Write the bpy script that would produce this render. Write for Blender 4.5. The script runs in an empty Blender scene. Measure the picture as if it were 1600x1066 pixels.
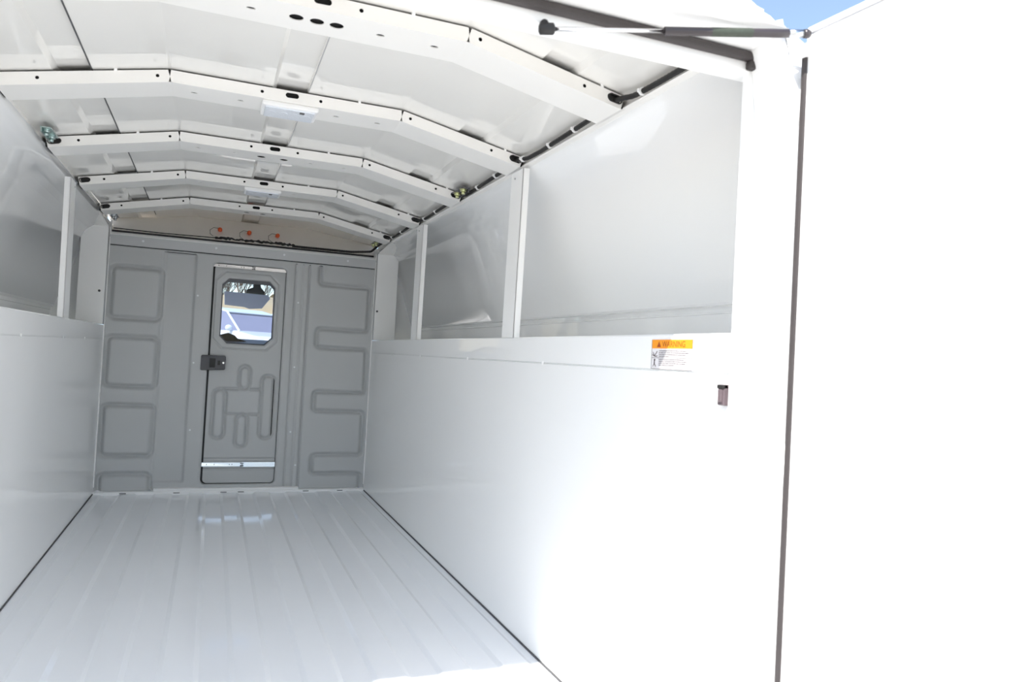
import bpy, bmesh, math, random
import numpy as np
from mathutils import Vector, Matrix
random.seed(4)
S = bpy.context.scene
COL = S.collection

# ------------------------------------------------------------------ camera
CX, CY, CZ = -0.15171, -3.94649, 0.72465
YAW, PITCH, ROLL, FPX = 0.379826, 0.024392, 0.052996, 1169.54
cd = bpy.data.cameras.new('camera'); cam = bpy.data.objects.new('camera', cd); COL.objects.link(cam)
f = Vector((math.sin(YAW)*math.cos(PITCH), math.cos(YAW)*math.cos(PITCH), math.sin(PITCH)))
r = Vector((math.cos(YAW), -math.sin(YAW), 0)); u = r.cross(f)
r2 = math.cos(ROLL)*r + math.sin(ROLL)*u; u2 = math.cos(ROLL)*u - math.sin(ROLL)*r
M = Matrix((r2, u2, -f)).transposed().to_4x4(); M.translation = Vector((CX, CY, CZ))
cam.matrix_world = M
cd.sensor_width = 36; cd.lens = FPX/1600*36; cd.clip_start = 0.02; cd.clip_end = 500
cd.dof.use_dof = True; cd.dof.focus_distance = 3.7; cd.dof.aperture_fstop = 9
S.camera = cam

# ------------------------------------------------------------------ light
W = bpy.data.worlds.new('world'); S.world = W; W.use_nodes = True
nt = W.node_tree; nt.nodes.clear()
out = nt.nodes.new('ShaderNodeOutputWorld'); bg = nt.nodes.new('ShaderNodeBackground')
sky = nt.nodes.new('ShaderNodeTexSky'); sky.sky_type = 'NISHITA'; sky.sun_disc = False
sky.sun_elevation = math.radians(48); sky.sun_rotation = math.radians(225)
sky.air_density = 1.0; sky.dust_density = 0.6; sky.ozone_density = 1.2
bg.inputs['Strength'].default_value = 0.185
hz = nt.nodes.new('ShaderNodeMix'); hz.data_type = 'RGBA'; hz.inputs[0].default_value = .16; hz.inputs[7].default_value = (2.9, 3.2, 3.5, 1)   # thin haze
nt.links.new(sky.outputs[0], hz.inputs[6]); nt.links.new(hz.outputs[2], bg.inputs[0]); nt.links.new(bg.outputs[0], out.inputs[0])
sun_dir = Vector((0.64, 0.629, -1.0)).normalized()          # direction the sunlight travels
sd = bpy.data.lights.new('sun', 'SUN'); sd.energy = 5.8; sd.angle = math.radians(0.53); sd.color = (1.0, 0.955, 0.89)
sun = bpy.data.objects.new('sun', sd); COL.objects.link(sun)
sun.rotation_euler = sun_dir.to_track_quat('-Z', 'Y').to_euler(); sun.location = (-4, -6, 9)
S.view_settings.view_transform = 'Standard'; S.view_settings.look = 'None'
S.view_settings.gamma = 1; S.view_settings.use_curve_mapping = False
S.view_settings.exposure = 0.63
S.cycles.max_bounces = 20; S.cycles.diffuse_bounces = 14; S.cycles.glossy_bounces = 8; S.cycles.caustics_reflective = False

# ------------------------------------------------------------------ materials
def mat(name, col, rough=0.4, metal=0.0, coat=0.0, noise=0.0, nscale=8.0, spec=0.5, bump=0.0, bscale=60, trans=0.0, aniso_stretch=None):
    m = bpy.data.materials.new(name); m.use_nodes = True
    n = m.node_tree; b = n.nodes['Principled BSDF']
    b.inputs['Base Color'].default_value = (*col, 1); b.inputs['Roughness'].default_value = rough
    b.inputs['Metallic'].default_value = metal; b.inputs['Coat Weight'].default_value = coat
    b.inputs['Coat Roughness'].default_value = 0.05
    b.inputs['Specular IOR Level'].default_value = spec
    b.inputs['Transmission Weight'].default_value = trans
    tc = n.nodes.new('ShaderNodeTexCoord')
    if noise:
        t = n.nodes.new('ShaderNodeTexNoise'); t.inputs['Scale'].default_value = nscale; t.inputs['Detail'].default_value = 4
        n.links.new(tc.outputs['Object'], t.inputs['Vector'])
        mx = n.nodes.new('ShaderNodeMix'); mx.data_type = 'RGBA'
        mx.inputs[6].default_value = (*[c*(1-noise) for c in col], 1); mx.inputs[7].default_value = (*[min(1, c*(1+noise)) for c in col], 1)
        n.links.new(t.outputs['Fac'], mx.inputs[0]); n.links.new(mx.outputs[2], b.inputs['Base Color'])
    if bump:
        t2 = n.nodes.new('ShaderNodeTexNoise'); t2.inputs['Scale'].default_value = bscale; t2.inputs['Detail'].default_value = 2
        n.links.new(tc.outputs['Object'], t2.inputs['Vector'])
        bp = n.nodes.new('ShaderNodeBump'); bp.inputs['Strength'].default_value = bump; bp.inputs['Distance'].default_value = 0.002
        n.links.new(t2.outputs['Fac'], bp.inputs['Height']); n.links.new(bp.outputs[0], b.inputs['Normal'])
    return m
M_ROOF = mat('white_roof_paint', (.87, .855, .82), .02, noise=.015, nscale=3, spec=.85, bump=.035, bscale=7)
M_RIB = mat('white_rib_paint', (.92, .905, .875), .28, noise=.01)
M_WALL = mat('white_wall_paint', (.905, .91, .91), .035, noise=.015, nscale=2.5, spec=.5, bump=.05, bscale=5)
M_PANEL = mat('white_side_paint', (.85, .855, .855), .04, noise=.015, nscale=3, spec=.6, bump=.10, bscale=5)
M_FLOOR = mat('white_floor_paint', (.88, .90, .93), .09, noise=.02, nscale=4, spec=.6, bump=.10, bscale=9)
M_WHITE = mat('white_paint', (.92, .92, .915), .3, noise=.01)
M_GREY = mat('grey_bulkhead_paint', (.52, .53, .535), .40, noise=.025, nscale=5, bump=.10, bscale=220)
M_BLACK = mat('black_rubber', (.018, .017, .017), .55, noise=.15, nscale=40)
M_INSIDE = mat('shade_and_hood_black', (.012, .012, .012), .8, noise=.1, nscale=20, spec=.2)  # near black for the shade painted inside ribs, and the instrument hood
M_SCREW = mat('bright_screw', (.78, .80, .82), .3, metal=.3, noise=.05, nscale=80)
M_SEAM = mat('seam_sealer_and_shade', (.40, .40, .41), .6, noise=.05, nscale=40)  # door seam sealer; also paints the faint roof shadow line
M_SEAL = mat('seal_rubber', (.045, .038, .038), .6, noise=.15, nscale=40)
M_GAP = mat('sealant_and_gap_shade', (.075, .075, .08), .7, noise=.1, nscale=30)  # floor sealant and dark details; also paints shade in gaps
M_ZINC = mat('zinc_steel', (.62, .64, .66), .25, 1.0, noise=.08, nscale=30)
M_ZGREEN = mat('green_zinc_steel', (.50, .62, .60), .3, .9, noise=.15, nscale=50)
M_ZYEL = mat('yellow_zinc_steel', (.72, .74, .42), .3, .9, noise=.15, nscale=60)
M_CHROME = mat('polished_steel', (.82, .80, .80), .12, 1.0, noise=.03, nscale=20)
M_STRUT = mat('black_strut_paint', (.05, .042, .045), .3, noise=.08, nscale=30)
M_STLAB = mat('strut_label', (.045, .055, .04), .5, noise=.3, nscale=160)
M_ORANGE = mat('orange_lens', (.85, .13, .03), .3, noise=.08, nscale=60)
M_LENS = mat('clear_lens', (.80, .84, .90), .12, noise=.06, nscale=90, bump=.6, bscale=260)
M_LABW = mat('label_white', (.80, .78, .80), .4, noise=.01)
M_LABO = mat('label_orange', (.90, .33, .02), .4, noise=.04, nscale=20)
M_LABT = mat('label_ink', (.06, .03, .03), .5, noise=.1, nscale=40)
M_LABR = mat('label_brown_ink', (.34, .055, .01), .5, noise=.1, nscale=40)
M_STRIK = mat('striker_plastic', (.13, .10, .11), .45, noise=.15, nscale=60)
M_ASPH = mat('asphalt', (.50, .475, .435), .9, noise=.18, nscale=30)
M_BANK = mat('dry_grass', (.27, .225, .15), .95, noise=.25, nscale=1.2)
M_BARK = mat('bark', (.10, .08, .065), .9, noise=.2, nscale=6)
M_BUILD = mat('beige_siding', (.33, .28, .235), .8, noise=.08, nscale=2)
M_CABIN = mat('cab_trim', (.16, .165, .18), .6, noise=.1, nscale=10)
M_DASH = mat('dash_plastic', (.09, .09, .10), .5, noise=.15, nscale=14)
M_MIRR = mat('mirror_glass', (.60, .64, .82), .3, .2, noise=.03, nscale=4)
M_CARW = mat('white_car_paint', (.46, .52, .60), .25, noise=.02, coat=.4)
M_CARB = mat('blue_car_paint', (.30, .38, .55), .2, noise=.02, coat=.6)
M_CGLS = mat('car_glass', (.16, .17, .25), .12, noise=.1, nscale=3)
M_TYRE = mat('tyre_rubber', (.02, .02, .022), .7, noise=.2, nscale=40)
def glass_mat(name):
    m = bpy.data.materials.new(name); m.use_nodes = True; n = m.node_tree
    n.nodes.clear(); o = n.nodes.new('ShaderNodeOutputMaterial')
    a = n.nodes.new('ShaderNodeBsdfTransparent'); g = n.nodes.new('ShaderNodeBsdfGlossy'); mx = n.nodes.new('ShaderNodeMixShader')
    a.inputs[0].default_value = (.90, .93, .96, 1); g.inputs['Roughness'].default_value = .03
    fr = n.nodes.new('ShaderNodeFresnel'); fr.inputs[0].default_value = 1.25
    n.links.new(fr.outputs[0], mx.inputs[0]); n.links.new(a.outputs[0], mx.inputs[1]); n.links.new(g.outputs[0], mx.inputs[2])
    n.links.new(mx.outputs[0], o.inputs[0]); return m
M_GLASS = glass_mat('window_glass')

# ------------------------------------------------------------------ helpers
class MB:
    def __init__(s): s.v = []; s.f = []; s.sm = []
    def add(s, vs, fs, smooth=False):
        o = len(s.v); s.v += [tuple(v) for v in vs]
        for q in fs: s.f.append(tuple(i+o for i in q)); s.sm.append(smooth)
        return s
    def box(s, a, b, R=None, c=None):
        x0, y0, z0 = a; x1, y1, z1 = b
        vs = [Vector(p) for p in ((x0,y0,z0),(x1,y0,z0),(x1,y1,z0),(x0,y1,z0),(x0,y0,z1),(x1,y0,z1),(x1,y1,z1),(x0,y1,z1))]
        if R is not None:
            c = Vector(c) if c is not None else (vs[0]+vs[6])/2
            vs = [c + R @ (v-c) for v in vs]
        return s.add(vs, [(0,3,2,1),(4,5,6,7),(0,1,5,4),(1,2,6,5),(2,3,7,6),(3,0,4,7)])
    def prism(s, prof, d0, d1, axis='y', smooth=False, caps=True, closed=True):
        # prof: 2-d points; axis y -> (x,z), axis x -> (y,z), axis z -> (x,y)
        def P(p, d): return (p[0], d, p[1]) if axis == 'y' else ((d, p[0], p[1]) if axis == 'x' else (p[0], p[1], d))
        n = len(prof); vs = [P(p, d0) for p in prof] + [P(p, d1) for p in prof]
        fs = [(i, (i+1) % n, n+(i+1) % n, n+i) for i in range(n if closed else n-1)]
        s.add(vs, fs, smooth)
        if caps and closed: s.add([P(p, d0) for p in prof], [tuple(range(n-1, -1, -1))]); s.add([P(p, d1) for p in prof], [tuple(range(n))])
        return s
    def tube(s, pts, rad, n=10, caps=True):
        pts = [Vector(p) for p in pts]; rads = rad if isinstance(rad, (list, tuple)) else [rad]*len(pts)
        rings = []; up = None
        for i, p in enumerate(pts):
            t = ((pts[min(i+1, len(pts)-1)] - p).normalized() + (p - pts[max(i-1, 0)]).normalized())
            if t.length < 1e-9: t = Vector((0, 0, 1))
            t.normalize()
            if up is None: up = Vector((0,0,1)) if abs(t.z) < .9 else Vector((1,0,0))
            a = t.cross(up).normalized(); b = a.cross(t).normalized(); up = b
            rings.append([p + rads[i]*(math.cos(2*math.pi*k/n)*a + math.sin(2*math.pi*k/n)*b) for k in range(n)])
        vs = [v for R in rings for v in R]; fs = []
        for i in range(len(rings)-1):
            for k in range(n): fs.append((i*n+k, i*n+(k+1) % n, (i+1)*n+(k+1) % n, (i+1)*n+k))
        s.add(vs, fs, True)
        if caps: s.add(rings[0], [tuple(range(n))]); s.add(rings[-1], [tuple(range(n-1, -1, -1))])
        return s
    def cyl(s, c, d, rad, h, n=16, rad2=None):
        c = Vector(c); d = Vector(d).normalized()
        return s.tube([c, c+d*h], [rad, rad if rad2 is None else rad2], n)
    def sphere(s, c, rad, sc=(1,1,1), n=14, m=8):
        vs = []; fs = []
        for i in range(m+1):
            th = math.pi*i/m
            for k in range(n):
                ph = 2*math.pi*k/n
                vs.append((c[0]+rad*sc[0]*math.sin(th)*math.cos(ph), c[1]+rad*sc[1]*math.sin(th)*math.sin(ph), c[2]+rad*sc[2]*math.cos(th)))
        for i in range(m):
            for k in range(n): fs.append((i*n+k, i*n+(k+1) % n, (i+1)*n+(k+1) % n, (i+1)*n+k))
        return s.add(vs, fs, True)
    def build(s, name, m, parent=None, bevel=0, loc=None, fixn=True):
        me = bpy.data.meshes.new(name); me.from_pydata(s.v, [], s.f); me.update()
        me.polygons.foreach_set('use_smooth', s.sm)
        bm = bmesh.new(); bm.from_mesh(me); bmesh.ops.remove_doubles(bm, verts=bm.verts, dist=1e-6)
        if fixn: bmesh.ops.recalc_face_normals(bm, faces=bm.faces)
        bm.to_mesh(me); bm.free()
        me.materials.append(m); o = bpy.data.objects.new(name, me); COL.objects.link(o)
        if loc: o.location = loc
        if parent: o.parent = parent
        if bevel:
            b = o.modifiers.new('bevel', 'BEVEL'); b.width = bevel; b.segments = 2; b.limit_method = 'ANGLE'
        return o
def tag(o, label=None, cat=None, group=None, kind=None):
    if label: o['label'] = label
    if cat: o['category'] = cat
    if group: o['group'] = group
    if kind: o['kind'] = kind
    return o
def empty(name, loc=(0,0,0), label=None, cat=None, group=None, kind=None, rz=0):
    o = bpy.data.objects.new(name, None); COL.objects.link(o); o.location = loc; o.rotation_euler = (0, 0, rz)
    o.empty_display_size = .05
    return tag(o, label, cat, group, kind)
def struct(o, label=None, cat=None):
    return tag(o, label, cat, None, 'structure')
def dup(root, loc=None, label=None):
    c = root.copy(); COL.objects.link(c)
    if loc is not None: c.location = loc
    if label: c['label'] = label
    for ch in list(root.children):
        d = ch.copy(); COL.objects.link(d); d.parent = c
        for g in list(ch.children):
            e = g.copy(); COL.objects.link(e); e.parent = d
    return c
# flat plate with holes: outlines in a local plane, filled by Blender's own 2-d curve fill
def plate_data(outer, holes, th):
    cu = bpy.data.curves.new('tmp', 'CURVE'); cu.dimensions = '2D'; cu.fill_mode = 'BOTH'; cu.extrude = th/2
    for loop in [outer]+holes:
        sp = cu.splines.new('POLY'); sp.points.add(len(loop)-1)
        for i, (a, b) in enumerate(loop): sp.points[i].co = (a, b, 0, 1)
        sp.use_cyclic_u = True
    o = bpy.data.objects.new('tmp', cu); COL.objects.link(o)
    me = bpy.data.meshes.new_from_object(o.evaluated_get(bpy.context.evaluated_depsgraph_get()))
    vs = [v.co.copy() for v in me.vertices]; fs = [tuple(p.vertices) for p in me.polygons]
    bpy.data.objects.remove(o); bpy.data.curves.remove(cu); bpy.data.meshes.remove(me)
    return vs, fs
def circ(cx, cy, r, n=14, ry=None, sx=0):
    ry = ry or r
    if sx:   # stadium, straight half length sx
        return [(cx + (sx if math.cos(t) > 0 else -sx) + r*math.cos(t), cy + ry*math.sin(t)) for t in [2*math.pi*(k+.5)/n for k in range(n)]]
    return [(cx+r*math.cos(2*math.pi*k/n), cy+ry*math.sin(2*math.pi*k/n)) for k in range(n)]

HW = 0.625          # half width of the aisle
# roof profile (underside of the roof skin)
KX, KZ, EX, EZ = 0.286, 1.378, 0.640, 1.304
SL = (KZ-EZ)/(EX-KX)
def roofz(x):
    x = abs(x)
    return KZ if x <= KX else KZ-(x-KX)*SL

# ------------------------------------------------------------------ floor
mb = MB(); prof = []; per = .1488; n = 0; x = -HW
lo, hi = -.0055, 0.0
xs = -.625+.035
prof = [(-HW, hi)]
k = 0
while xs < HW-.02:
    prof += [(xs-.006, hi), (xs+.006, lo), (xs+.068, lo), (xs+.080, hi)]; xs += per
prof.append((HW, hi)); prof = [p for p in prof if abs(p[0]) <= HW+1e-6]
prof += [(HW, -.05), (-HW, -.05)]
mb.prism(prof, -3.05, -.028)
struct(mb.build('floor', M_FLOOR, bevel=.0015), 'white painted corrugated steel floor of the cargo body', 'floor')
mb = MB()
for sx in (-1, 1): mb.box((sx*HW-.0030, -2.96, -.001), (sx*HW+.0030, -.02, .0035))
struct(mb.build('trim_1', M_GAP), 'dark sealant lines where the floor meets the side walls', 'trim')
mb = MB()
mb.box((-HW, -.03, -.03), (HW, .004, .010)); mb.box((-.372, -.026, .010), (.293, .004, .022))
t2 = mb.build('trim_2', M_WHITE, bevel=.002); struct(t2, 'white sill strip along the foot of the grey bulkhead', 'trim')
for px in (-.50, -.27, -.06, .02, .33, .50): MB().box((px-.014, -.0312, .001), (px+.014, -.0295, .0045)).build('drain_slot', M_GAP, t2)

# ------------------------------------------------------------------ side walls
ZC, ZT = .7185, .786
for sx, nm in ((-1, 'wall_left'), (1, 'wall_right')):
    mb = MB(); X = sx*HW
    # lower sheet, slight outward joggle, upper rail, flat top
    prof = [(X, -.05), (X+sx*.0005, ZC-.001), (X+sx*.006, ZC), (X+sx*.006, ZC+.0015), (X, ZC+.0025), (X, ZT-.003), (X+sx*.003, ZT), (X+sx*.225, ZT), (X+sx*.225, -.05)]
    mb.prism(prof, -2.975, .10)
    w = mb.build(nm, M_WALL)
    struct(w, 'glossy white lower side wall with a folded top rail, %s side of the cargo aisle' % nm[5:], 'wall')
    for y in (-.55, -1.02, -1.62, -2.22):
        MB().cyl((X, y, ZC+.001), (-sx, 0, 0), .0045, .002, 8).build('weld_spot', M_WHITE, w)
    # sloped outer body side over the compartments
    mb = MB()
    pts = [(.650, 1.285), (.655, 1.272), (.672, 1.263), (.700, 1.250), (.724, 1.234), (.742, 1.212), (.756, 1.178), (.790, 1.078), (.859, .871)]
    P = [(sx*a, b) for a, b in pts]
    mb.prism(P, -3.0, .145, closed=False, smooth=True)
    P2 = [(.859, .871), (.862, .866), (.874, .864), (.874, .853), (.871, .8515), (.871, .849), (.874, .8475), (.878, .10)]
    mb.prism([(sx*a, b) for a, b in P2], -3.0, .145, closed=False)
    sdp = mb.build('wall_left_upper' if sx < 0 else 'wall_right_upper', M_PANEL)
    so = sdp.modifiers.new('thick', 'SOLIDIFY'); so.thickness = .012; so.offset = -1 if sx < 0 else 1
    struct(sdp, 'sloping glossy white body side behind the open compartments, %s side' % nm[5:], 'wall')
    # front end wall of the compartment
    mb = MB()
    mb.prism([(sx*a, b) for a, b in [(.63, .78), (.63, 1.29)] + pts[1:] + [(.874, .78)]], .09, .10)
    struct(mb.build('wall_front_compartment_left' if sx < 0 else 'wall_front_compartment_right', M_PANEL), 'end wall closing the compartment above the rail, %s side' % nm[5:], 'wall')

# cant rails that join roof and sides
for sx, nm in ((-1, 'trim_3'), (1, 'trim_4')):
    mb = MB()
    prof = [(.594, 1.302), (.606, 1.283), (.640, 1.262), (.664, 1.262), (.664, 1.312), (.645, 1.312)]
    prof = [(.640, 1.279), (.643, 1.275), (.652, 1.272), (.664, 1.275), (.664, 1.312), (.652, 1.312), (.650, 1.284), (.642, 1.282)]
    mb.prism([(sx*a, b) for a, b in prof], -2.95, .09)
    struct(mb.build(nm, M_RIB), 'white folded cant rail along the %s edge of the roof' % ('left' if sx < 0 else 'right'), 'rail')

# ------------------------------------------------------------------ roof skin with three pressed channels
mb = MB()
ch = [(-.518, -.450), (-.038, .038), (.445, .518)]
pts = []
def chan(a, b): return [(a-.010, 0), (a, .010), (b-.001, .010), (b, 0)]
raw = [(-.652, 0), (-EX, 0)]
raw += chan(*ch[0]) + [(-KX-.003, 0), (-KX+.003, 0)] + chan(*ch[1]) + [(KX-.003, 0), (KX+.003, 0)]
raw += [(ch[2][0], 0), (ch[2][0]+.001, .010), (ch[2][1], .010), (ch[2][1]+.010, 0)] + [(EX, 0), (.652, 0)]
low = [(a, roofz(a)+.003+d) for a, d in raw]
top = [(a, roofz(a)+.016) for a in (.652, KX, 0, -KX, -.652)]
mb.prism(low+top, -2.965, .42)
ceil = mb.build('ceiling', M_ROOF)
struct(ceil, 'glossy white roof skin with shallow lengthwise channels', 'ceiling')
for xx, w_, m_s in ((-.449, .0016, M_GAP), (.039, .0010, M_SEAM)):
    MB().box((xx-w_, -2.94, roofz(xx)+.0022), (xx+w_, .15, roofz(xx)+.006)).build('panel_seam', m_s, ceil)  # dark strips painting the shadow line at the sheet overlap

# front cap of the roof, behind the bulkhead header
mb = MB(); N = 24; rows = []
for i in range(N+1):
    xx = -.645 + 1.29*i/N; a = 1-abs(xx/.645)**2.2
    rows.append([(xx, .092, 1.2435), (xx, .10, 1.2445), (xx, .112+.02*a, 1.262+.004*a), (xx, .13+.10*a, min(roofz(xx)-.004, 1.30+.03*a)), (xx, .15+.16*a, roofz(xx)+.004)])
vs = [p for R_ in rows for p in R_]; m_ = 5
mb.add(vs, [(i*m_+j, (i+1)*m_+j, (i+1)*m_+j+1, i*m_+j+1) for i in range(N) for j in range(m_-1)], True)
mb.add([(-.66, .42, 1.26), (.66, .42, 1.26), (.66, .42, 1.45), (-.66, .42, 1.45), (-.66, .10, 1.2435), (.66, .10, 1.2435)], [(0, 1, 2, 3), (4, 5, 1, 0)])
M_CAP = mat('cream_cap_paint', (.90, .87, .83), .3, noise=.02, nscale=6)
struct(mb.build('trim_5', M_CAP), 'cream curved front cap between the grey header and the roof', 'panel')

# ------------------------------------------------------------------ roof ribs
RD = .112   # rib depth
RH = .030
def lerp(a, b, t): return a+(b-a)*t
def seg_frame(i):
    # origin, unit direction for the three web segments in the x-z plane (top edge)
    return [((-EX, EZ), (-KX, KZ)), ((-KX, KZ), (KX, KZ)), ((KX, KZ), (EX, EZ))][i]
def make_rib(name, bottom_big, label, ends):
    root = empty(name, (0, 0, 0), label, 'roof rib', 'roof ribs')
    mb = MB()
    webholes = {0: [-.559, -.314], 1: [-.073, .071], 2: [.311, .547]}
    bothol = {0: [], 1: [-.231, -.122, .119, .229], 2: []}
    for i in range(3):
        (ax, az), (bx, bz) = seg_frame(i); L = math.hypot(bx-ax, bz-az); dx, dz = (bx-ax)/L, (bz-az)/L
        g0 = .0035 if i > 0 else 0; g1 = .0035 if i < 2 else 0
        outer = [(g0, -.0015), (L-g1, -.0015), (L-.0006, -RH), (.0006, -RH)]
        holes = []
        for hx in webholes[i]:
            t = (hx-ax)/(bx-ax)*L; holes.append(circ(t, -.0150, .0042, 10))
        if i == 1: holes.append(circ(-ax, -.0130, .0068, 14, sx=.0095))
        if i == 0 and -1 in ends: holes.append(circ((-.622-ax)/(bx-ax)*L+.004, -.0135, .0078, 14, sx=.0085))
        if i == 2: holes.append(circ((.622-ax)/(bx-ax)*L-.004, -.0135, .0078, 14, sx=.0085))
        vs, fs = plate_data(outer, holes, .0018)
        # web plates, front and rear
        for yy, flip in ((0.001, False), (RD-.001, True)):
            if flip: vs, fs = plate_data(outer, [], .0018)
            mb.add([(ax+v.x*dx-v.y*dz, yy+v.z, az+v.x*dz+v.y*dx) for v in vs], fs)
        # bottom plate
        bh = []
        for hx in bothol[i]: bh.append(circ(hx-ax, .055, .0085, 12, ry=.0050))
        if i == 1 and bottom_big == 3:
            for hx in (-.041, -.003, .034): bh.append(circ(hx-ax, .054, .0135, 16))
        if i == 1 and bottom_big == 2:
            for hx in (-.039, .033): bh.append(circ(hx-ax, .058, .0135, 16))
            bh.append(circ(-.004-ax, .055, .003, 8))
        vs, fs = plate_data([(0, 0), (L, 0), (L, RD), (0, RD)], bh, .0018)
        mb.add([(ax+v.x*dx+RH*dz, v.y, az+v.x*dz-RH*dx+v.z) for v in vs], fs)
    mb.build('rib_channel', M_RIB, root)
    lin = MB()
    for i in range(3):      # added near-black core: painted shade that blackens the holes
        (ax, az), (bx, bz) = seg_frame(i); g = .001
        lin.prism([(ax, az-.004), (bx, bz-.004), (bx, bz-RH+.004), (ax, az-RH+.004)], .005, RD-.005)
    lin.build('rib_shade_core', M_INSIDE, root)
    # adhesive dabs bridging web and roof
    for hx in (-.40, .17, .585):
        z = roofz(hx); MB().box((hx-.0035, -.001, z-.004), (hx+.0035, .003, z+.004)).build('adhesive_dab', M_WHITE, root)
    for e in ends:
        mb = MB()
        X = e*.618; zc = EZ-.0135+abs(EX-.618)*SL-.0008
        # rubber grommet: stadium ring plus dark throat
        o_ = circ(0, 0, .0092, 18, sx=.0085); i_ = circ(0, 0, .0066, 18, sx=.0085)
        vs, fs = plate_data(o_, [i_], .003)
        ang = -e*math.atan(SL)
        c_, s_ = math.cos(ang), math.sin(ang)
        mb.add([(X+v.x*c_-v.y*s_, -.0008+v.z, zc+v.x*s_+v.y*c_) for v in vs], fs)
        vs, fs = plate_data(i_, [], .001)
        mb.add([(X+v.x*c_-v.y*s_, .004+v.z, zc+v.x*s_+v.y*c_) for v in vs], fs)
        mb.build('grommet', M_BLACK, root)
    return root
RY = [-2.540, -1.972, -1.407, -.842, -.276]
rib_labels = ['white roof rib nearest the rear opening, with three round holes in a row',
              'second white roof rib from the rear opening, carrying the larger looking dome light',
              'third and middle white roof rib, with two round holes underneath',
              'fourth white roof rib, carrying the far dome light',
              'farthest white roof rib, just before the orange marker lamps']
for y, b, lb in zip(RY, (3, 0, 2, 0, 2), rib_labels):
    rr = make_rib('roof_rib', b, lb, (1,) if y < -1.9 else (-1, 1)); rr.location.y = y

# ------------------------------------------------------------------ dome lights under ribs 2 and 4
def dome(y, label):
    z = KZ-RH-.001
    root = empty('dome_light', (0, y, z), label, 'ceiling light', 'dome lights')
    MB().box((-.071, .006, -.013), (.068, .106, 0)).build('housing', M_WHITE, root, bevel=.004)
    lens = MB().box((-.063, .012, -.0165), (.060, .098, -.0125)).build('lens', M_LENS, root, bevel=.002)
    for kx in (-.045, -.015, .015, .042):
        MB().cyl((kx, .05, -.0160), (0, 0, -1), .010, .0012, 14).build('reflector_cup', M_LENS, root)
    MB().box((.022, .016, -.020), (.034, .024, -.0160)).build('switch', M_DASH, root, bevel=.001)
    return root
dome(RY[1], 'white rectangular dome light under the second rib from the rear')
dome(RY[3], 'white rectangular dome light under the fourth rib, farther one')

# ------------------------------------------------------------------ wiring conduit, right roof edge
root = empty('wiring_conduit', (.62, -2.85, 1.29), 'black corrugated wiring conduit running along the right roof edge through the ribs', 'conduit')
pts = [(.640, -2.93, 1.287), (.638, -2.85, 1.288)]
for i, y in enumerate(RY):
    pts += [(.638, y-.13, 1.2885), (.635, y-.05, 1.288), (.622, y-.012, 1.291), (.620, y+.02, 1.292), (.630, y+RD+.01, 1.290)]
pts += [(.630, -.05, 1.288), (.60, .02, 1.255), (.50, .045, 1.2465), (.2, .06, 1.2475)]
mbp = []
for a, b in zip(pts[:-1], pts[1:]):
    A, B = Vector(a), Vector(b); n_ = max(1, int((B-A).length/.006))
    for k in range(n_): mbp.append(A.lerp(B, k/n_))
mbp.append(Vector(pts[-1]))
# smooth
for _ in range(3): mbp = [mbp[0]]+[(mbp[i-1]+mbp[i]*2+mbp[i+1])/4 for i in range(1, len(mbp)-1)]+[mbp[-1]]
mb = MB().tube([p-Vector((.62, -2.85, 1.29)) for p in mbp], [.0056+.0006*(k % 2) for k in range(len(mbp))], 8)
mb.build('conduit_sleeve', M_BLACK, root)
for y in (-2.62, -2.32, -2.17, -2.00, -1.78, -1.60, -1.10, -.92, -.52, -.33):
    c = min(mbp, key=lambda p: abs(p.y-y))-Vector((.62, -2.85, 1.29))
    mb = MB().tube([c+Vector((0, -.0035, 0)), c+Vector((0, .0035, 0))], .0085, 12)
    mb.box((c.x-.011, c.y-.003, c.z-.003), (c.x-.006, c.y+.003, c.z+.004))
    mb.build('cable_tie', M_WHITE, root)

# ------------------------------------------------------------------ zinc anchor brackets in the roof corners
def bracket(loc, sx, mplate, mbolt, label):
    root = empty('anchor_bracket', loc, label, 'bracket', 'zinc anchor brackets')
    MB().box((-.015, -.055, -.002), (.012, .055, .002)).box((sx*.010, -.055, -.014), (sx*.013, .055, .002)).build('plate', mplate, root, bevel=.001)
    for dy in (-.034, .034):
        b_ = MB().cyl((-.002, dy, -.002), (0, 0, -1), .0105, .008, 6)
        b_.cyl((-.002, dy, -.010), (0, 0, -1), .006, .009, 12)
        b_.cyl((-.002, dy, -.002), (0, 0, -1), .013, .002, 16)
        b_.build('bolt', mbolt, root)
    return root
zB = 1.296
bracket((.612, -1.485, zB), 1, M_DASH, M_ZYEL, 'dark anchor bracket with two yellow zinc bolts at the right roof edge')
bracket((-.612, -1.500, zB), -1, M_ZGREEN, M_ZGREEN, 'green tinted zinc anchor bracket at the left roof edge')
bracket((.600, -.085, zB-.008), 1, M_DASH, M_ZYEL, 'zinc anchor bracket in the far right roof corner above the bulkhead')
bracket((-.600, -.085, zB-.008), -1, M_ZINC, M_ZINC, 'grey zinc anchor bracket in the far left roof corner above the bulkhead')

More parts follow.
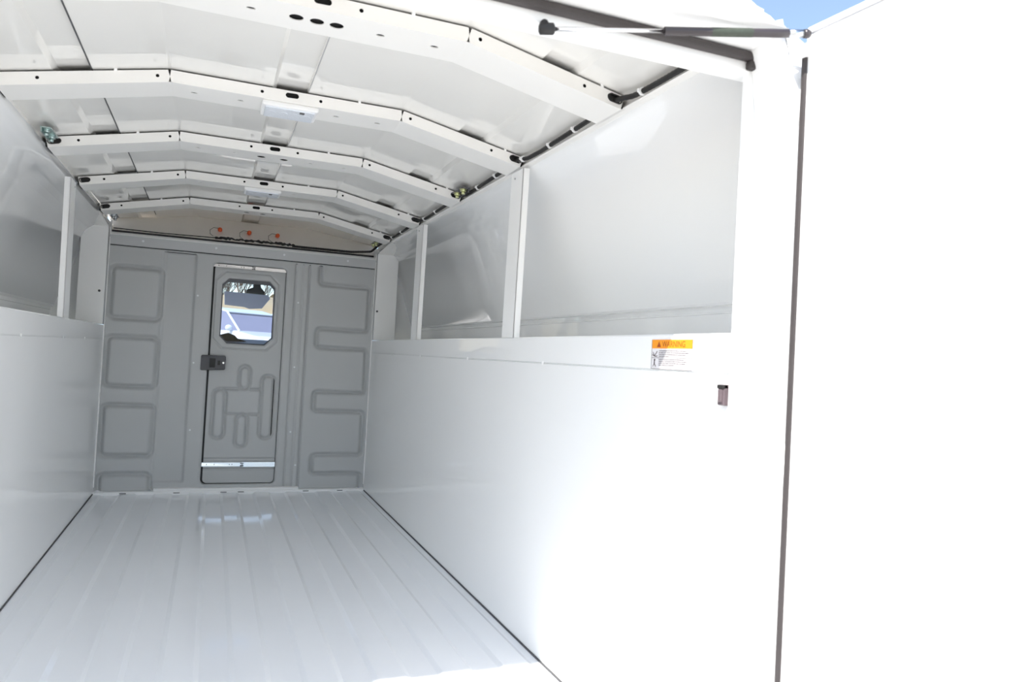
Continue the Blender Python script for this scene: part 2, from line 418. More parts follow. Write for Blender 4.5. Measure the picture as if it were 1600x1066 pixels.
# ------------------------------------------------------------------ uprights in the openings
def post(sx, y0, y1, label, lean=0.012, fw=.019):
    root = empty('upright_post', (sx*.630, y0, ZT), label, 'post', 'uprights between rail and roof')
    H = 1.264-ZT; mb = MB()
    def quad(xa, xb, ya, yb):
        vs = [(sx*xa, ya, 0), (sx*xb, ya, 0), (sx*xb, yb, 0), (sx*xa, yb, 0)]
        vt = [(a, b-lean, H) for a, b, c in vs]
        mb.add(vs+vt, [(0, 1, 2, 3), (4, 5, 6, 7), (0, 1, 5, 4), (1, 2, 6, 5), (2, 3, 7, 6), (3, 0, 4, 7)])
    quad(0, .0025, 0, y1-y0); quad(0, fw, 0, .0025)
    mb.build('channel', M_WHITE, root)
    MB().box((-.001, .006, -.030), (.004, y1-y0-.006, 0)).box((-.002 if sx > 0 else -fw, -.001, -.012), (fw if sx > 0 else .002, .002, 0)).build('foot_tab', M_WHITE, root, bevel=.001)
    for ry_, rz_ in ((.035, -.012), (.045, H-.02)): MB().cyl((-sx*.001, ry_, rz_), (-sx, 0, 0), .003, .002, 8).build('rivet', M_ZINC, root)
    return root
post(1, -1.995, -1.905, 'white upright post in the right opening, nearer of two')
post(1, -.918, -.822, 'white upright post in the right opening, farther of two, near the bulkhead')
post(-1, -1.000, -.900, 'white upright post in the left opening', lean=.03)

# wide corner pillars
for sx in (-1, 1):
    root = empty('corner_pillar', (sx*.63, -.02, ZT), 'wide white corner pillar between the bulkhead and the %s opening' % ('left' if sx < 0 else 'right'), 'pillar')
    mb = MB()
    H = 1.243-ZT
    a, b = (0, sx*.112)
    mb.box((min(a, b), 0, 0), (max(a, b), .003, H))
    mb.box((min(b, b-sx*.003), .003, 0), (max(b, b-sx*.003), .05, H))
    mb.build('face_plate', M_WHITE, root, bevel=.0012)
    # gusset going up to the cant rail
    mb = MB(); mb.add([(0, -.001, H), (sx*.112, -.001, H), (sx*.066, -.25, H+.022), (sx*.008, -.25, H+.030), (0, .05, H), (sx*.112, .05, H)], [(0, 1, 2, 3), (0, 1, 5, 4)])
    g = mb.build('gusset', M_RIB, root); so = g.modifiers.new('t', 'SOLIDIFY'); so.thickness = .002
    mb = MB().cyl((sx*.022 if sx < 0 else .012, 0, .155 if sx < 0 else .153), (0, -1, 0), .0055, .003, 12).cyl((sx*.022 if sx < 0 else .012, -.003, .155 if sx < 0 else .153), (0, -1, 0), .003, .001, 6)
    mb.build('bolt', M_GAP, root)
    mb = MB().box((-sx*.0065-.0016, .006, -ZT+.03), (-sx*.0065+.0016, .018, H))
    mb.build('edge_flange', M_WHITE, root)

# ------------------------------------------------------------------ grey bulkhead (height field, pressed grooves)
def rrect(X, Z, x0, x1, z0, z1, r):
    cx, cz = (x0+x1)/2, (z0+z1)/2
    qx = np.abs(X-cx)-(x1-x0)/2+r; qz = np.abs(Z-cz)-(z1-z0)/2+r
    return np.hypot(np.maximum(qx, 0), np.maximum(qz, 0))+np.minimum(np.maximum(qx, qz), 0)-r
def octo(X, Z, x0, x1, z0, z1, c, ct=None):
    cx, cz = (x0+x1)/2, (z0+z1)/2; ct = c if ct is None else ct
    a = np.abs(X-cx)-(x1-x0)/2; b = np.abs(Z-cz)-(z1-z0)/2
    cc = np.where(Z > cz, ct, c)
    return np.maximum(np.maximum(a, b), (a+b+cc)/math.sqrt(2))
def seg(X, Z, p, q):
    px, pz = p; dx, dz = q[0]-px, q[1]-pz
    t = np.clip(((X-px)*dx+(Z-pz)*dz)/(dx*dx+dz*dz), 0, 1)
    return np.hypot(X-px-t*dx, Z-pz-t*dz)
def poly_round(pts, r):
    o = [pts[0]]
    for a, b, c in zip(pts, pts[1:], pts[2:]):
        a, b, c = map(np.array, (a, b, c)); u1 = (a-b)/np.linalg.norm(a-b); u2 = (c-b)/np.linalg.norm(c-b)
        p0, p1 = b+u1*r, b+u2*r
        for t in (0, .25, .5, .75, 1): o.append(tuple((1-t)**2*p0+2*t*(1-t)*b+t*t*p1))
    return o+[pts[-1]]
def groove(d, w, depth):  # smooth channel along |d| < w
    t = np.clip(1-np.abs(d)/w, 0, 1); return depth*t**1.15
def sstep(d, w): t = np.clip(.5+d/(2*w), 0, 1); return t*t*(3-2*t)
def hfield(name, x0, x1, z0, z1, st, hf, y0, m, parent=None, hole=None, loc=None, outer=None):
    xs = np.linspace(x0, x1, int(round((x1-x0)/st))+1); zs = np.linspace(z0, z1, int(round((z1-z0)/st))+1)
    X, Z = np.meshgrid(xs, zs)
    keep = np.ones((len(zs)-1, len(xs)-1), bool)
    def snap(fn, X, Z, keepout):
        Xc = (X[:-1, :-1]+X[1:, 1:])/2; Zc = (Z[:-1, :-1]+Z[1:, 1:])/2
        k = fn(Xc, Zc) > 0
        kk = k & keepout
        used = np.zeros(X.shape, int); unused = np.zeros(X.shape, int)
        for a in (0, 1):
            for b in (0, 1):
                used[a:a+k.shape[0], b:b+k.shape[1]] += k; unused[a:a+k.shape[0], b:b+k.shape[1]] += ~k
        bd = (used > 0) & (unused > 0)
        for _ in range(4):
            d = fn(X, Z); e = 1e-4
            gx = (fn(X+e, Z)-fn(X-e, Z))/(2*e); gz = (fn(X, Z+e)-fn(X, Z-e))/(2*e)
            X = np.where(bd, X-d*gx, X); Z = np.where(bd, Z-d*gz, Z)
        return X, Z, kk
    if hole: X, Z, keep = snap(hole, X, Z, keep)
    if outer: X, Z, keep = snap(outer, X, Z, keep)
    Y = y0+hf(X, Z)
    nz, nx = X.shape; vs = np.stack([X, Y, Z], -1).reshape(-1, 3)
    idx = np.arange(nz*nx).reshape(nz, nx)
    q = np.stack([idx[:-1, :-1], idx[:-1, 1:], idx[1:, 1:], idx[1:, :-1]], -1)[keep]
    us = np.unique(q); mp = -np.ones(nz*nx, int); mp[us] = np.arange(len(us))
    me = bpy.data.meshes.new(name); me.from_pydata(vs[us].tolist(), [], mp[q].tolist()); me.update()
    me.polygons.foreach_set('use_smooth', [True]*len(me.polygons)); me.materials.append(m)
    o = bpy.data.objects.new(name, me); COL.objects.link(o)
    if parent: o.parent = parent
    if loc: o.location = loc
    return o
DX0, DX1, DZ0, DZ1 = -.169, .176, .036, 1.121
SERP = poly_round([(.344, 1.20), (.344, 1.058), (.600, 1.058), (.605, .842), (.605, .830), (.343, .828), (.343, .733), (.598, .733), (.606, .505), (.346, .504), (.346, .406), (.600, .403), (.607, .181), (.352, .181), (.352, .086), (.603, .083), (.605, -.02)], .02)
SERP = poly_round([(.344, 1.20), (.344, 1.058), (.603, 1.058), (.603, .830), (.343, .830), (.343, .733), (.603, .733), (.603, .505), (.346, .505), (.346, .406), (.603, .405), (.603, .181), (.352, .181), (.352, .085), (.603, .085), (.603, -.02)], .022)
def hb(X, Z):
    h = np.zeros_like(X)
    for z0, z1 in ((.826, 1.060), (.505, .731), (.178, .409), (-.1, .084)):
        d = rrect(X, Z, -.606, -.397, z0, z1, .022)
        h += groove(d-.004, .016, .021)
        h -= .0015*sstep(-d-.01, .01)
    # recessed strip between the left panel and the door post
    st = rrect(X, Z, -.381, -.248, .050, 1.30, .006)
    h += .014*sstep(-st, .006)
    h += groove(X+.3875, .008, .010)
    d = np.full_like(X, 9.)
    for a, b in zip(SERP, SERP[1:]): d = np.minimum(d, seg(X, Z, a, b))
    h += groove(d, .0155, .021)
    # narrow folded strip right of the door
    h += .004*sstep(-rrect(X, Z, .221, .259, .018, 1.30, .003), .003)
    h += groove(X-.222, .006, .009)+groove(X-.259, .005, .007)
    h += groove(X-.2895, .006, .014)
    # return lip of the door opening
    od = rrect(X, Z, DX0, DX1, DZ0, DZ1, .022)
    h *= sstep(1.150-Z, .006)
    h += .004*sstep(.006-od, .004)
    return h
wf = hfield('wall_front', -HW, HW, .010, 1.160, .0042, hb, 0.0, M_GREY, hole=lambda X, Z: rrect(X, Z, DX0, DX1, DZ0, DZ1, .022))
struct(wf, 'grey painted steel bulkhead with pressed grooves at the front of the aisle', 'bulkhead')
so = wf.modifiers.new('thick', 'SOLIDIFY'); so.thickness = .003; so.offset = -1
# opening reveal
def loop_rrect(x0, x1, z0, z1, r, n=6):
    o = []
    for cx, cz, a0 in ((x1-r, z0+r, -90), (x1-r, z1-r, 0), (x0+r, z1-r, 90), (x0+r, z0+r, 180)):
        for k in range(n+1):
            t = math.radians(a0+90*k/n); o.append((cx+r*math.cos(t), cz+r*math.sin(t)))
    return o
def loop_octo(x0, x1, z0, z1, c, ct):
    return [(x0+c, z0), (x1-c, z0), (x1, z0+c), (x1, z1-ct), (x1-ct, z1), (x0+ct, z1), (x0, z1-ct), (x0, z0+c)]
mb = MB().prism(loop_rrect(DX0, DX1, DZ0, DZ1, .022), .003, .022, caps=False)
mb.build('opening_reveal', M_GREY, wf)
# door
dr = empty('door_1', (0, .020, 0), None, None, None, None)
struct(dr, 'grey sliding bulkhead door with a small chamfered window', 'door')
WX0, WX1, WZ0, WZ1 = -.124, .129, .728, 1.052
def hd(X, Z):
    h = np.zeros_like(X)
    for (x0, x1, z0, z1) in ((-.131, -.079, .262, .498), (.093, .147, .262, .574), (-.017, .030, .509, .617), (-.019, .028, .219, .378)):
        h += groove(rrect(X, Z, x0, x1, z0, z1, .025)-.002, .0125, .0155)
    for p, q in (((-.092, .505), (-.022, .505)), ((.036, .505), (.088, .505)), ((-.072, .380), (-.022, .380)), ((.034, .380), (.086, .380))):
        h += groove(seg(X, Z, p, q), .0095, .0130)
    h = np.minimum(h, .0160)
    h += groove(octo(X, Z, -.155, .146, .704, 1.086, .046), .0060, .0080)
    h += .003*sstep(.004-octo(X, Z, WX0, WX1, WZ0, WZ1, .036, .03), .004)
    h += groove(Z-.158, .005, .006) + groove(Z-.107, .004, .005) + groove(Z-.098, .003, .003)
    h += .003*sstep(.104-Z, .004)
    return h
hfield('door_panel', DX0+.003, DX1+.002, DZ0-.004, DZ1-.002, .0034, hd, 0, M_GREY, dr, hole=lambda X, Z: octo(X, Z, WX0, WX1, WZ0, WZ1, .036, .030), outer=lambda X, Z: -rrect(X, Z, DX0+.0085, DX1-.002, DZ0+.003, DZ1-.006, .020))
vs, fs = plate_data(loop_rrect(DX0-.02, DX1+.02, DZ0-.02, DZ1+.02, .03), [loop_rrect(DX0+.03, DX1-.03, DZ0+.03, DZ1-.03, .02)], .002)
MB().add([(v.x, .013+v.z, v.y) for v in vs], fs).build('gap_shade_ring', M_BLACK, dr)  # black ring added to paint the shade in the door gap
MB().prism(loop_octo(WX0, WX1, WZ0, WZ1, .036, .030), 0.001, .038, caps=False).build('window_reveal', M_GREY, dr)
# glazing seal ring and pane
vs, fs = plate_data(loop_octo(WX0+.0005, WX1-.0005, WZ0+.0005, WZ1-.0005, .036, .030), [loop_octo(WX0+.006, WX1-.006, WZ0+.006, WZ1-.018, .034, .022)], .004)
MB().add([(v.x, .030+v.z, v.y) for v in vs], fs).build('window_gasket', M_CABIN, dr)
vs, fs = plate_data(loop_octo(WX0+.004, WX1-.004, WZ0+.004, WZ1-.004, .036, .030), [], .003)
MB().add([(v.x, .034+v.z, v.y) for v in vs], fs).build('window_pane', M_GLASS, dr)
# slide rails
def slide(z, nm, lab, k=1.0):
    rt = MB().box((DX0+.001, -.010, z-.0105*k), (.016, -.004, z+.0105*k)).box((DX0+.001, -.0125, z-.0105*k), (.016, -.010, z-.007*k)).box((DX0+.001, -.0125, z+.007*k), (.016, -.010, z+.0105*k)).build(nm, M_CHROME, dr, bevel=.0006)
    MB().box((.016, -.013, z-.012*k), (DX1-.001, -.004, z-.002*k)).box((.016, -.013, z+.001*k), (DX1-.001, -.004, z+.012*k)).box((.024, -.011, z-.004*k), (DX1-.001, -.005, z+.004*k)).build('inner_rail', M_CHROME, rt, bevel=.0006)
    MB().box((.010, -.0145, z-.009*k), (.026, -.0125, z-.004*k)).box((.010, -.0145, z+.004*k), (.026, -.0125, z+.008*k)).build('rail_stop', M_BLACK, rt)
    for hx in (-.145, -.11, -.04, -.028, .16): MB().cyl((hx, -.0098, z), (0, -1, 0), .0022, .0006, 8).build('rail_hole', M_GAP, rt)
slide(.1315, 'bottom_slide_rail', None); slide(1.1105, 'top_slide_rail', None, .72)
# latch, straddling post and door
lt = MB()
lt.prism([(-.200, .595), (-.200, .662), (-.196, .667), (-.092, .667), (-.087, .662), (-.087, .602), (-.092, .597), (-.196, .592)], -.030, -.004)
la = lt.build('latch', M_DASH, dr, bevel=.003)
MB().box((-.160, -.0325, .607), (-.134, -.029, .652)).build('latch_paddle', M_BLACK, la, bevel=.004)
MB().box((-.124, -.0315, .620), (-.112, -.029, .642)).build('latch_slot', M_BLACK, la, bevel=.001)
MB().cyl((-.097, -.030, .632), (0, -1, 0), .0045, .002, 12).build('lock_screw', M_ZINC, la)
# header bar and its screws
hd_ = MB().prism([(.004, 1.1645), (-.008, 1.1645), (-.016, 1.208), (-.010, 1.217), (.004, 1.223), (.05, 1.223), (.05, 1.215), (.004, 1.215)], -HW, HW, axis='x').build('trim_6', M_GREY)
struct(hd_, 'grey header bar across the top of the bulkhead', 'trim')
MB().prism([(-.0165, 1.2085), (-.0160, 1.2120), (-.004, 1.2225), (.008, 1.2242), (.02, 1.2242), (.02, 1.222), (.004, 1.2215), (-.010, 1.212), (-.012, 1.2085)], -HW, HW, axis='x').build('header_edge', M_WHITE, hd_)
MB().box((-HW, .002, 1.150), (HW, .008, 1.175)).box((-.66, .092, 1.15), (.66, .100, 1.2445)).build('gap_shade_plates', M_GAP, hd_)  # dark plates painting the shade under the bar and in the void behind
for hx in (-.484, -.162, .158, .476):
    MB().cyl((hx, -.010, 1.190), (0, -1, 0), .0055, .005, 12).cyl((hx, -.015, 1.190), (0, -1, 0), .0025, .001, 6).build('screw', M_SCREW, hd_)
for hx, hz in ((-.232, .953), (-.232, .626), (-.229, .300), (.241, .955), (.241, .626), (.241, .297), (.274, .129)):
    MB().cyl((hx, .0035, hz), (0, -1, 0), .0045, .0055, 10).cyl((hx, -.002, hz), (0, -1, 0), .002, .001, 6).build('screw', M_SCREW, wf)

# marker lamps and harness on the cap
for px, lab, pz in ((-.150, 'left of the three orange marker lamps above the grey header', 1.3095), (-.008, 'middle one of the three orange marker lamps above the grey header', 1.3090), (.133, 'right of the three orange marker lamps above the grey header', 1.3095)):
    yy = .165
    root = empty('marker_lamp', (px, yy, 1.3095), lab, 'lamp', 'orange marker lamps')
    MB().cyl((0, .03, 0), (0, -1, 0), .0105, .030, 16).sphere((0, 0, 0), .0095, (1, .6, 1)).build('lens', M_ORANGE, root)
    MB().tube([(-.008, -.004, .004), (-.030, -.010, .005), (-.047, -.02, -.010), (-.046, -.03, -.030), (-.030, -.045, -.044)], .0012, 6).build('wire', M_BLACK, root)
root = empty('wiring_harness', (0, .06, 1.2465), 'black taped wiring harness lying behind the grey header', 'wiring')
hp = [(-.17, .0, .004)]
random.seed(7)
for k in range(1, 46): hp.append((-.17+k*.0085, random.uniform(-.004, .004), .006+random.uniform(-.003, .004)))
MB().tube(hp, [random.choice([.0030, .0045, .0065, .0075, .0060]) for _ in hp], 8).build('tape_wrap', M_BLACK, root)
MB().tube([(-.62, .0, .002), (-.4, .004, .0005), (-.17, 0, .004)], .0025, 6).build('thin_cable', M_BLACK, root)

# ------------------------------------------------------------------ rear frame: header, jambs, collar
mb = MB()
mb.prism([(-.655, 1.199), (.655, 1.199), (.655, 1.262), (.650, 1.296), (.61, 1.316), (KX, 1.389), (-KX, 1.389), (-.61, 1.316), (-.650, 1.296), (-.655, 1.262)], -2.985, -2.945)
hd2 = mb.build('trim_7', M_WHITE, bevel=.003); struct(hd2, 'white header lip across the rear opening', 'header')
for sx, nm in ((-1, 'trim_8'), (1, 'trim_9')):
    mb = MB()
    a, b = sorted((sx*.612, sx*.66)); mb.box((a, -2.985, -.05), (b, -2.968, 1.25))
    # outer collar
    a, b = sorted((sx*.625, sx*.650)); mb.box((a, -3.062, -.05), (b, -2.985, 1.19))
    a, b = sorted((sx*.664, sx*.89)); mb.box((a, -3.0, -.05), (b, -2.98, .80))
    mb.prism([(sx*.66, .80), (sx*.875, .80), (sx*.86, .87), (sx*.745, 1.225), (sx*.66, 1.262)], -3.0, -2.98)
    struct(mb.build(nm, M_WHITE, bevel=.004), 'white %s rear door jamb' % ('left' if sx < 0 else 'right'), 'jamb')
mb = MB()
halff = [(.6245, 1.14), (.6245, 1.20), (.612, 1.236), (.585, 1.252), (.54, 1.264), (.26, 1.322), (0, 1.330)]
halfb = [(.664, 1.14), (.662, 1.24), (.656, 1.273), (.644, 1.294), (.605, 1.309), (.27, 1.375), (0, 1.385)]
def full(h): return [(-a, b) for a, b in h] + [(a, b) for a, b in h[:-1][::-1]]
F_, B_ = full(halff), full(halfb); n_ = len(F_)
vs = [(a, -3.062, b) for a, b in F_]+[(a, -2.985, b) for a, b in B_]
mb.add(vs, [(i, i+1, n_+i+1, n_+i) for i in range(n_-1)], True)
# folded front lip and underside
top_ = [(max(-.612, min(.612, a)), b) for a, b in F_[2:-2]]
for p, q in zip(top_, top_[1:]): mb.add([(p[0], -3.062, p[1]), (q[0], -3.062, q[1]), (q[0], -3.062, 1.2285), (p[0], -3.062, 1.2285)], [(0, 1, 2, 3)])
mb.prism([(-2.985, 1.2285), (-3.062, 1.2285), (-3.075, 1.2345), (-3.062, 1.2345), (-2.985, 1.2325)], -.612, .612, axis='x')
for sx in (-1, 1): mb.prism([(sx*.612, 1.234), (sx*.6245, 1.20), (sx*.6245, 1.14), (sx*.618, 1.195), (sx*.604, 1.2285)], -3.062, -2.985)
struct(mb.build('trim_10', M_WHITE, bevel=.003), 'white outer visor of the rear frame above the door seal', 'visor')
# rubber seal along the header
mb = MB().box((-.62, -2.999, 1.2135), (.618, -2.984, 1.2275)).box((.604, -2.998, 1.200), (.619, -2.984, 1.215))
tag(mb.build('door_seal', M_SEAL, bevel=.004), 'black rubber door seal across the underside of the rear header', 'seal')
# striker on the right wall
root = empty('door_striker', (.621, -2.946, .668), 'small dark plastic latch striker near the rear end of the right wall', 'striker')
MB().box((-.006, -.010, 0), (.004, .007, .034)).build('striker_body', M_STRIK, root, bevel=.0015)
MB().box((-.009, -.006, .005), (-.005, .003, .026)).build('striker_pad', M_STRIK, root, bevel=.001)
MB().box((-.008, -.010, .027), (.002, .007, .0335)).build('striker_cap', M_BLACK, root, bevel=.001)

# ------------------------------------------------------------------ right rear door (open)
ang = math.radians(4.0)
dr2 = empty('door_2', (.644, -3.066, 0)); struct(dr2, 'white rear door standing wide open on the right', 'door'); dr2.rotation_euler = (0, 0, ang)
MB().box((0, -.74, -.04), (.030, -.006, 1.2435)).build('door_skin', M_WHITE, dr2, bevel=.004)
MB().box((-.003, -.730, -.02), (.001, -.012, 1.2295)).build('inner_panel', M_WHITE, dr2, bevel=.0015)
MB().box((-.0045, -.728, 1.2290), (.0005, -.02, 1.2312)).build('panel_seam', M_SEAM, dr2)
MB().box((-.0065, -.014, -.03), (.0005, -.0045, 1.205)).build('edge_seal', M_SEAL, dr2, bevel=.002)
MB().box((-.010, -.075, 1.195), (-.002, -.004, 1.216)).prism([(-.002, -.004), (-.030, -.010), (-.030, -.022), (-.002, -.05)], 1.196, 1.200, axis='z').build('strut_bracket', M_WHITE, dr2, bevel=.0015)
MB().box((-.0115, -.050, 1.2), (-.0095, -.036, 1.213)).build('bracket_plate', M_LENS, dr2, bevel=.001)
for z in (1.10, .55, .02):
    MB().cyl((.008, .003, z), (0, 0, 1), .007, .07, 12).build('hinge', M_WHITE, dr2)
# gas strut
A = Vector((.252, -3.000, 1.1855)); B = Vector((.6325, -3.086, 1.226))
root = empty('gas_strut', A, 'black gas strut reaching from the rear header to the open right door', 'gas strut')
d = B-A; L = d.length; dn = d.normalized()
MB().tube([dn*.004, dn*(L*.44)], .0030, 12).build('rod', M_CHROME, root)
MB().tube([dn*(L*.44), dn*(L*.442), dn*(L*.86), dn*(L*.925), dn*(L*.93)], [.0058, .0062, .0062, .0062, .0045], 18).build('cylinder', M_STRUT, root)
MB().tube([dn*(L*.62), dn*(L*.78)], .00645, 18, caps=False).build('printed_label', M_STLAB, root)
MB().tube([dn*-.010, dn*-.008, dn*.010, dn*.012], [.005, .0082, .0082, .006], 14).sphere((0, .006, .010), .006).build('end_socket', M_BLACK, root)
MB().tube([dn*(L*.925), dn*(L*.99)], .0060, 14).build('end_fitting', M_ZINC, root)
MB().tube([dn*(L*.985), dn*(L*1.0), dn*(L*1.012)], [.0062, .0068, .0055], 14).build('ball_stud', M_STRUT, root)
MB().tube([(0, .002, .004), (0, .015, .014)], .004, 10).build('mounting_stud', M_ZINC, root)

# ------------------------------------------------------------------ warning label
LX = HW-.0006
root = empty('warning_label', (LX, -2.788, .7485), 'white safety sticker with an orange WARNING band on the right rail', 'label')
def lbox(mb, a0, a1, z0, z1, lift=0):   # a runs towards the rear door (reads left to right)
    mb.box((-.0004-lift, -a1, z0), (-lift, -a0, z1)); return mb
lbox(MB(), -.065, .065, -.0275, .0275).build('backing', M_LABW, root)
lbox(MB(), -.064, .064, .0110, .0275, .0004).build('orange_band', M_LABO, root)
def text(body, size, a, z, m, lift, nm, w=None):
    cu = bpy.data.curves.new('txt', 'FONT'); cu.body = body; cu.size = size; cu.extrude = 0
    o = bpy.data.objects.new('txt', cu); COL.objects.link(o)
    me = bpy.data.meshes.new_from_object(o.evaluated_get(bpy.context.evaluated_depsgraph_get()))
    vs = [v.co.copy() for v in me.vertices]; fs = [tuple(p.vertices) for p in me.polygons]
    bpy.data.objects.remove(o); bpy.data.curves.remove(cu); bpy.data.meshes.remove(me)
    wd = max(v.x for v in vs); s = (w/wd) if w else 1
    return MB().add([(-lift, -(a+v.x*s), z+v.y) for v in vs], fs).build(nm, m, root, fixn=False)
text('WARNING', .0155, -.030, .0138, M_LABR, .0010, 'lettering', .073)
mb = MB(); mb.add([(-.0010, .047, .0135), (-.0010, .034, .0135), (-.0010, .0405, .0245)], [(0, 1, 2)]); mb.build('warning_triangle', M_LABR, root, fixn=False)
mb = MB()
for zz, a0, a1 in ((.0065, -.040, .050), (.0030, -.040, .055), (-.0005, -.040, .046), (-.0038, -.040, -.005), (-.0095, -.040, .040), (-.0130, -.040, .050), (-.0165, -.040, .044), (-.0200, -.040, .012)):
    aa = a0
    random.seed(int(zz*1e5)+999)
    while aa < a1:
        w_ = random.uniform(.003, .008); lbox(mb, aa, min(aa+w_, a1), zz-.0006, zz+.0006, .0004); aa += w_+.0012
lbox(mb, -.065, .065, -.0068, -.0062, .0004); lbox(mb, -.065, .065, -.0275, -.0268, .0004)
lbox(mb, -.0652, -.0645, -.0275, .0275, .0004); lbox(mb, .0645, .0652, -.0275, .0275, .0004)
mb.build('small_print', M_LABT, root)
mb = MB()
mb.tube([(-.0008, .060, .004), (-.0008, .056, -.003), (-.0008, .050, .001), (-.0008, .046, .006)], .0006, 6)
mb.tube([(-.0008, .062, -.001), (-.0008, .052, -.004), (-.0008, .045, -.003)], .0006, 6)
mb.sphere((-.0005, .054, -.0105), .0022, (.3, 1, 1)); mb.tube([(-.0008, .054, -.012), (-.0008, .054, -.019)], .0010, 6)
mb.tube([(-.0008, .059, -.023), (-.0008, .054, -.018), (-.0008, .049, -.023)], .0006, 6)
mb.build('pictogram', M_LABT, root)

# ------------------------------------------------------------------ cab beyond the bulkhead window
cab = empty('truck_cab', (0, .5, -.2), 'truck cab interior seen through the bulkhead window', 'vehicle cab')
def cbox(mb, a, b): return mb.box((a[0], a[1]-.5, a[2]+.2), (b[0], b[1]-.5, b[2]+.2))
mb = MB()
cbox(mb, (-.85, .5, 1.30), (.85, 1.35, 1.34)); cbox(mb, (-.85, .5, -.2), (-.82, 1.0, 1.30)); cbox(mb, (.82, .5, -.2), (.85, 1.0, 1.30))
cbox(mb, (-.85, .5, -.25), (.85, 2.1, -.2))
mb.build('cab_shell', M_CABIN, cab)
mb = MB()
for sx in (-1, 1):
    mb.tube([(sx*.83, 1.45, .95), (sx*.80, .85, 1.50)], .035, 8)
mb.tube([(-.80, .85, 1.50), (.80, .85, 1.50)], .035, 8)
mb.build('windshield_frame', M_CABIN, cab)
mb = MB(); mb.prism([(.60, .55), (.58, .80), (.70, .935), (.95, .965), (1.40, .94), (1.50, .70), (1.50, .3), (.70, .3)], -.80, .80, axis='x')
mb.build('dashboard', M_DASH, cab, bevel=.01)
mb = MB()
ring = [(-.42+.19*math.cos(t), .50+.05*math.sin(t), .82+.17*math.sin(t)) for t in [2*math.pi*k/28 for k in range(29)]]
mb.tube(ring, .016, 8); mb.tube([(-.42, .50, .82), (-.42, .75, .70)], .03, 8); mb.box((-.58, .49, .80), (-.26, .51, .84))
mb.build('steering_wheel', M_BLACK, cab)
mb = MB().prism([(-.14, .93), (-.14, .975), (-.06, 1.000), (-.02, .985), (.0, .965), (.04, .955), (.09, .93)], .80, .90)
mb.build('instrument_hood', M_INSIDE, cab)
# rear view mirror (own thing, hangs from the windshield)
root = empty('rear_view_mirror', (.055, 1.22, 1.02), 'rear view mirror with a dark camera housing seen through the door window', 'mirror')
MB().prism([(-.150, -.042), (-.155, .045), (.115, .040), (.128, .018), (.080, -.050), (.0, -.058), (-.03, -.048)], -.006, .012).build('mirror_head', M_MIRR, root, bevel=.003)
MB().prism([(.02, .115), (.02, .085), (-.020, .068), (-.024, .045), (.088, .040), (.092, .06), (.068, .085), (.062, .115)], .0, .05).build('camera_housing', M_BLACK, root, bevel=.004)
MB().tube([(-.018, 0, .125), (-.030, 0, .085), (-.055, 0, .045)], .0028, 6).build('cable', M_BLACK, root)

# ------------------------------------------------------------------ outside
mb = MB()
GZ = -.75
def gz(y): return GZ + max(0, y-4)*.052
ys = [-60, -4, 4, 40]
for a, b in zip(ys, ys[1:]): mb.add([(-60, a, gz(a)), (60, a, gz(a)), (60, b, gz(b)), (-60, b, gz(b))], [(0, 1, 2, 3)])
struct(mb.build('ground', M_ASPH), 'grey asphalt parking lot around the truck', 'ground')
mb = MB(); N = 20
vs = []
random.seed(3)
for i in range(N+1):
    xx = -60+120*i/N
    for j, (yy, zz) in enumerate(((36, gz(36)-.1), (40, 2.9), (44, 3.5), (60, 4.6))): vs.append((xx, yy, zz+(random.uniform(-.2, .2) if j else 0)))
mb.add(vs, [(i*4+j, (i+1)*4+j, (i+1)*4+j+1, i*4+j+1) for i in range(N) for j in range(3)], True)
struct(mb.build('bank', M_BANK), 'dry grass bank beyond the parked cars', 'ground')

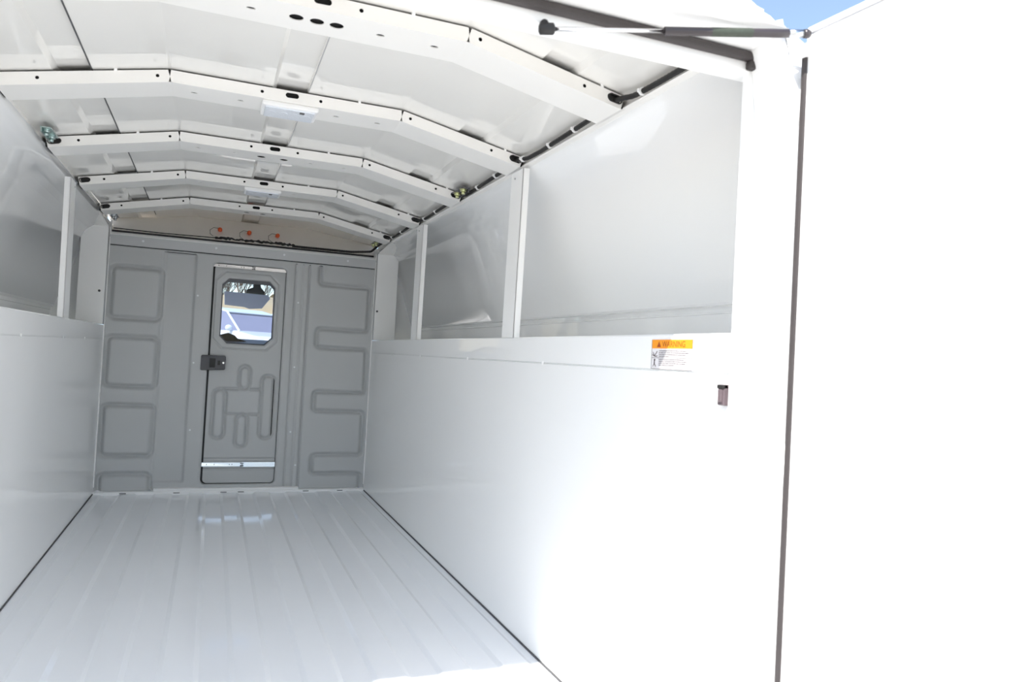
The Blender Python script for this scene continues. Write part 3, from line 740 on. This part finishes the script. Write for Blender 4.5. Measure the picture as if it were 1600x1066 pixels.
def car(loc, rz, paint, label, scale=1.0):
    root = empty('parked_car', loc, label, 'car', 'parked cars', rz=rz)
    # profile along local y (front at -y), widths vary with height
    hw = .92*scale
    body = [(-2.25, .28), (-2.30, .55), (-2.22, .78), (-1.95, .92), (-1.10, 1.04), (1.9, 1.06), (2.25, 1.00), (2.33, .60), (2.28, .30)]
    mb = MB()
    secs = []
    for k, (wx, sc) in enumerate(((-.92, .0), (-.90, .04), (-.80, .06))): pass
    def sec(x, inset): return [(x, y*(1-inset), z if z < .5 else z-inset*.25) for y, z in body]
    layers = [sec(-hw, .035), sec(-hw*.93, .0), sec(-hw*.6, -.012), sec(hw*.6, -.012), sec(hw*.93, .0), sec(hw, .035)]
    n = len(body); vs = [p for l in layers for p in l]; fs = []
    for i in range(len(layers)-1):
        for j in range(n): fs.append((i*n+j, i*n+(j+1) % n, (i+1)*n+(j+1) % n, (i+1)*n+j))
    fs += [tuple(range(n)), tuple(range((len(layers)-1)*n, len(layers)*n))[::-1]]
    mb.add(vs, fs, False); mb.build('body', paint, root, bevel=.03)
    g = [(-1.15, 1.00), (-.35, 1.52), (0.2, 1.60), (1.6, 1.58), (2.15, 1.05)]
    gl = lambda x, ins: [(x*(1-ins*(z-1)/.6*1.0), y, z) for y, z in g]
    m2 = MB(); a = gl(-.84*scale, .17); b = gl(.84*scale, .17); n = len(g)
    m2.add(a+b, [(i, i+1, n+i+1, n+i) for i in range(n-1)]+[tuple(range(n)), tuple(range(n, 2*n))[::-1]]); m2.build('greenhouse', M_CGLS, root)
    m3 = MB(); r_ = [(-.40, 1.505), (.2, 1.60), (1.62, 1.58), (1.66, 1.62), (.2, 1.66), (-.42, 1.545)]
    m3.prism(r_, -.70*scale, .70*scale, axis='x')
    for s_ in (-1, 1):
        for q in (((-1.2, 1.02), (-.38, 1.53)), ((.45, 1.04), (.45, 1.60)), ((1.45, 1.04), (1.45, 1.58)), ((2.16, 1.04), (1.62, 1.59))):
            pp_ = []
            for (yy, zz) in q: pp_.append((s_*.85*scale*(1-.17*(zz-1)/.6), yy, zz))
            m3.tube(pp_, .035, 6)
    m3.build('roof', paint, root, bevel=.015)
    for s_ in (-1, 1):
        for yy in (-1.42, 1.42):
            w_ = MB().cyl((s_*.93*scale, yy, .34), (-s_, 0, 0), .34, .22, 20).build('wheel', M_TYRE, root)
            MB().cyl((s_*.945*scale, yy, .34), (-s_, 0, 0), .20, .04, 14).build('rim', M_ZINC, w_)
        MB().sphere((s_*.66*scale, -2.18, .76), .14, (1.2, .5, .6)).build('headlight', M_LENS, root)
        MB().sphere((s_*1.0*scale, -.95, 1.10), .10, (1, .7, .8)).build('wing_mirror', paint, root)
    MB().box((-.5, -2.335, .42), (.5, -2.27, .66)).build('grille', M_BLACK, root)
    return root
car((.60, 17.8, gz(17.8)+.08), math.radians(30), M_CARW, 'pale silver car parked nearest beyond the windshield')
car((3.3, 25.5, gz(25.5)), math.radians(28), M_CARW, 'white car parked behind to the right, beyond the windshield')
car((-1.0, 27.5, gz(27.5)), math.radians(75), M_CARB, 'blue car parked behind on the left, beyond the windshield')

def tree(loc, h, seed, label):
    random.seed(seed); mb = MB()
    def br(p, d, L, rad, lv):
        pts = [p]; q = p.copy(); dd = d.copy()
        for k in range(3):
            dd = (dd+Vector((random.uniform(-.18, .18), random.uniform(-.18, .18), random.uniform(-.03, .15)))).normalized()
            q = q+dd*L/3; pts.append(q.copy())
        mb.tube(pts, [rad*(1-.2*k) for k in range(4)], 5, caps=False)
        if lv > 0:
            for _ in range(4 if lv > 1 else 3):
                nd = (dd+Vector((random.uniform(-1, 1), random.uniform(-1, 1), random.uniform(-.1, .7)))*.7).normalized()
                br(pts[random.choice((1, 2, 3))], nd, L*.66, rad*.5, lv-1)
    for k in range(6):
        a = k*1.05+random.uniform(-.3, .3); q = random.uniform(.25, .6)
        br(Vector((0, 0, 0)), Vector((math.cos(a)*q, math.sin(a)*q, 1)).normalized(), h*random.uniform(.25, .36), h*.009, 3)
    o = mb.build('bare_tree', M_BARK, loc=loc); tag(o, label, 'tree', 'bare trees on the bank'); return o
TL = ['leafless tree on the bank, leftmost in the door window', 'leafless tree on the bank, second from the left in the door window', 'leafless tree on the bank just left of the mirror camera housing', 'leafless tree on the bank, rightmost, above the beige building']
for i, (xx, yy, h) in enumerate(((.35, 46, 5), (1.6, 54, 6), (2.6, 45.5, 4.5), (6.4, 56, 6))):
    tree((xx, yy, 3.3 if yy < 50 else 3.9), h, 20+i, TL[i])
root = empty('shed', (5.0, 37, 1.2), 'plain beige building beyond the cars, right in the window', 'building')
MB().box((-2.2, 0, -.5), (4.5, 2.4, 2.25)).build('wall', M_BUILD, root)
MB().prism([(-2.4, 2.25), (1.2, 2.42), (4.7, 2.25)], -.2, 2.6).build('roof', M_BANK, root)
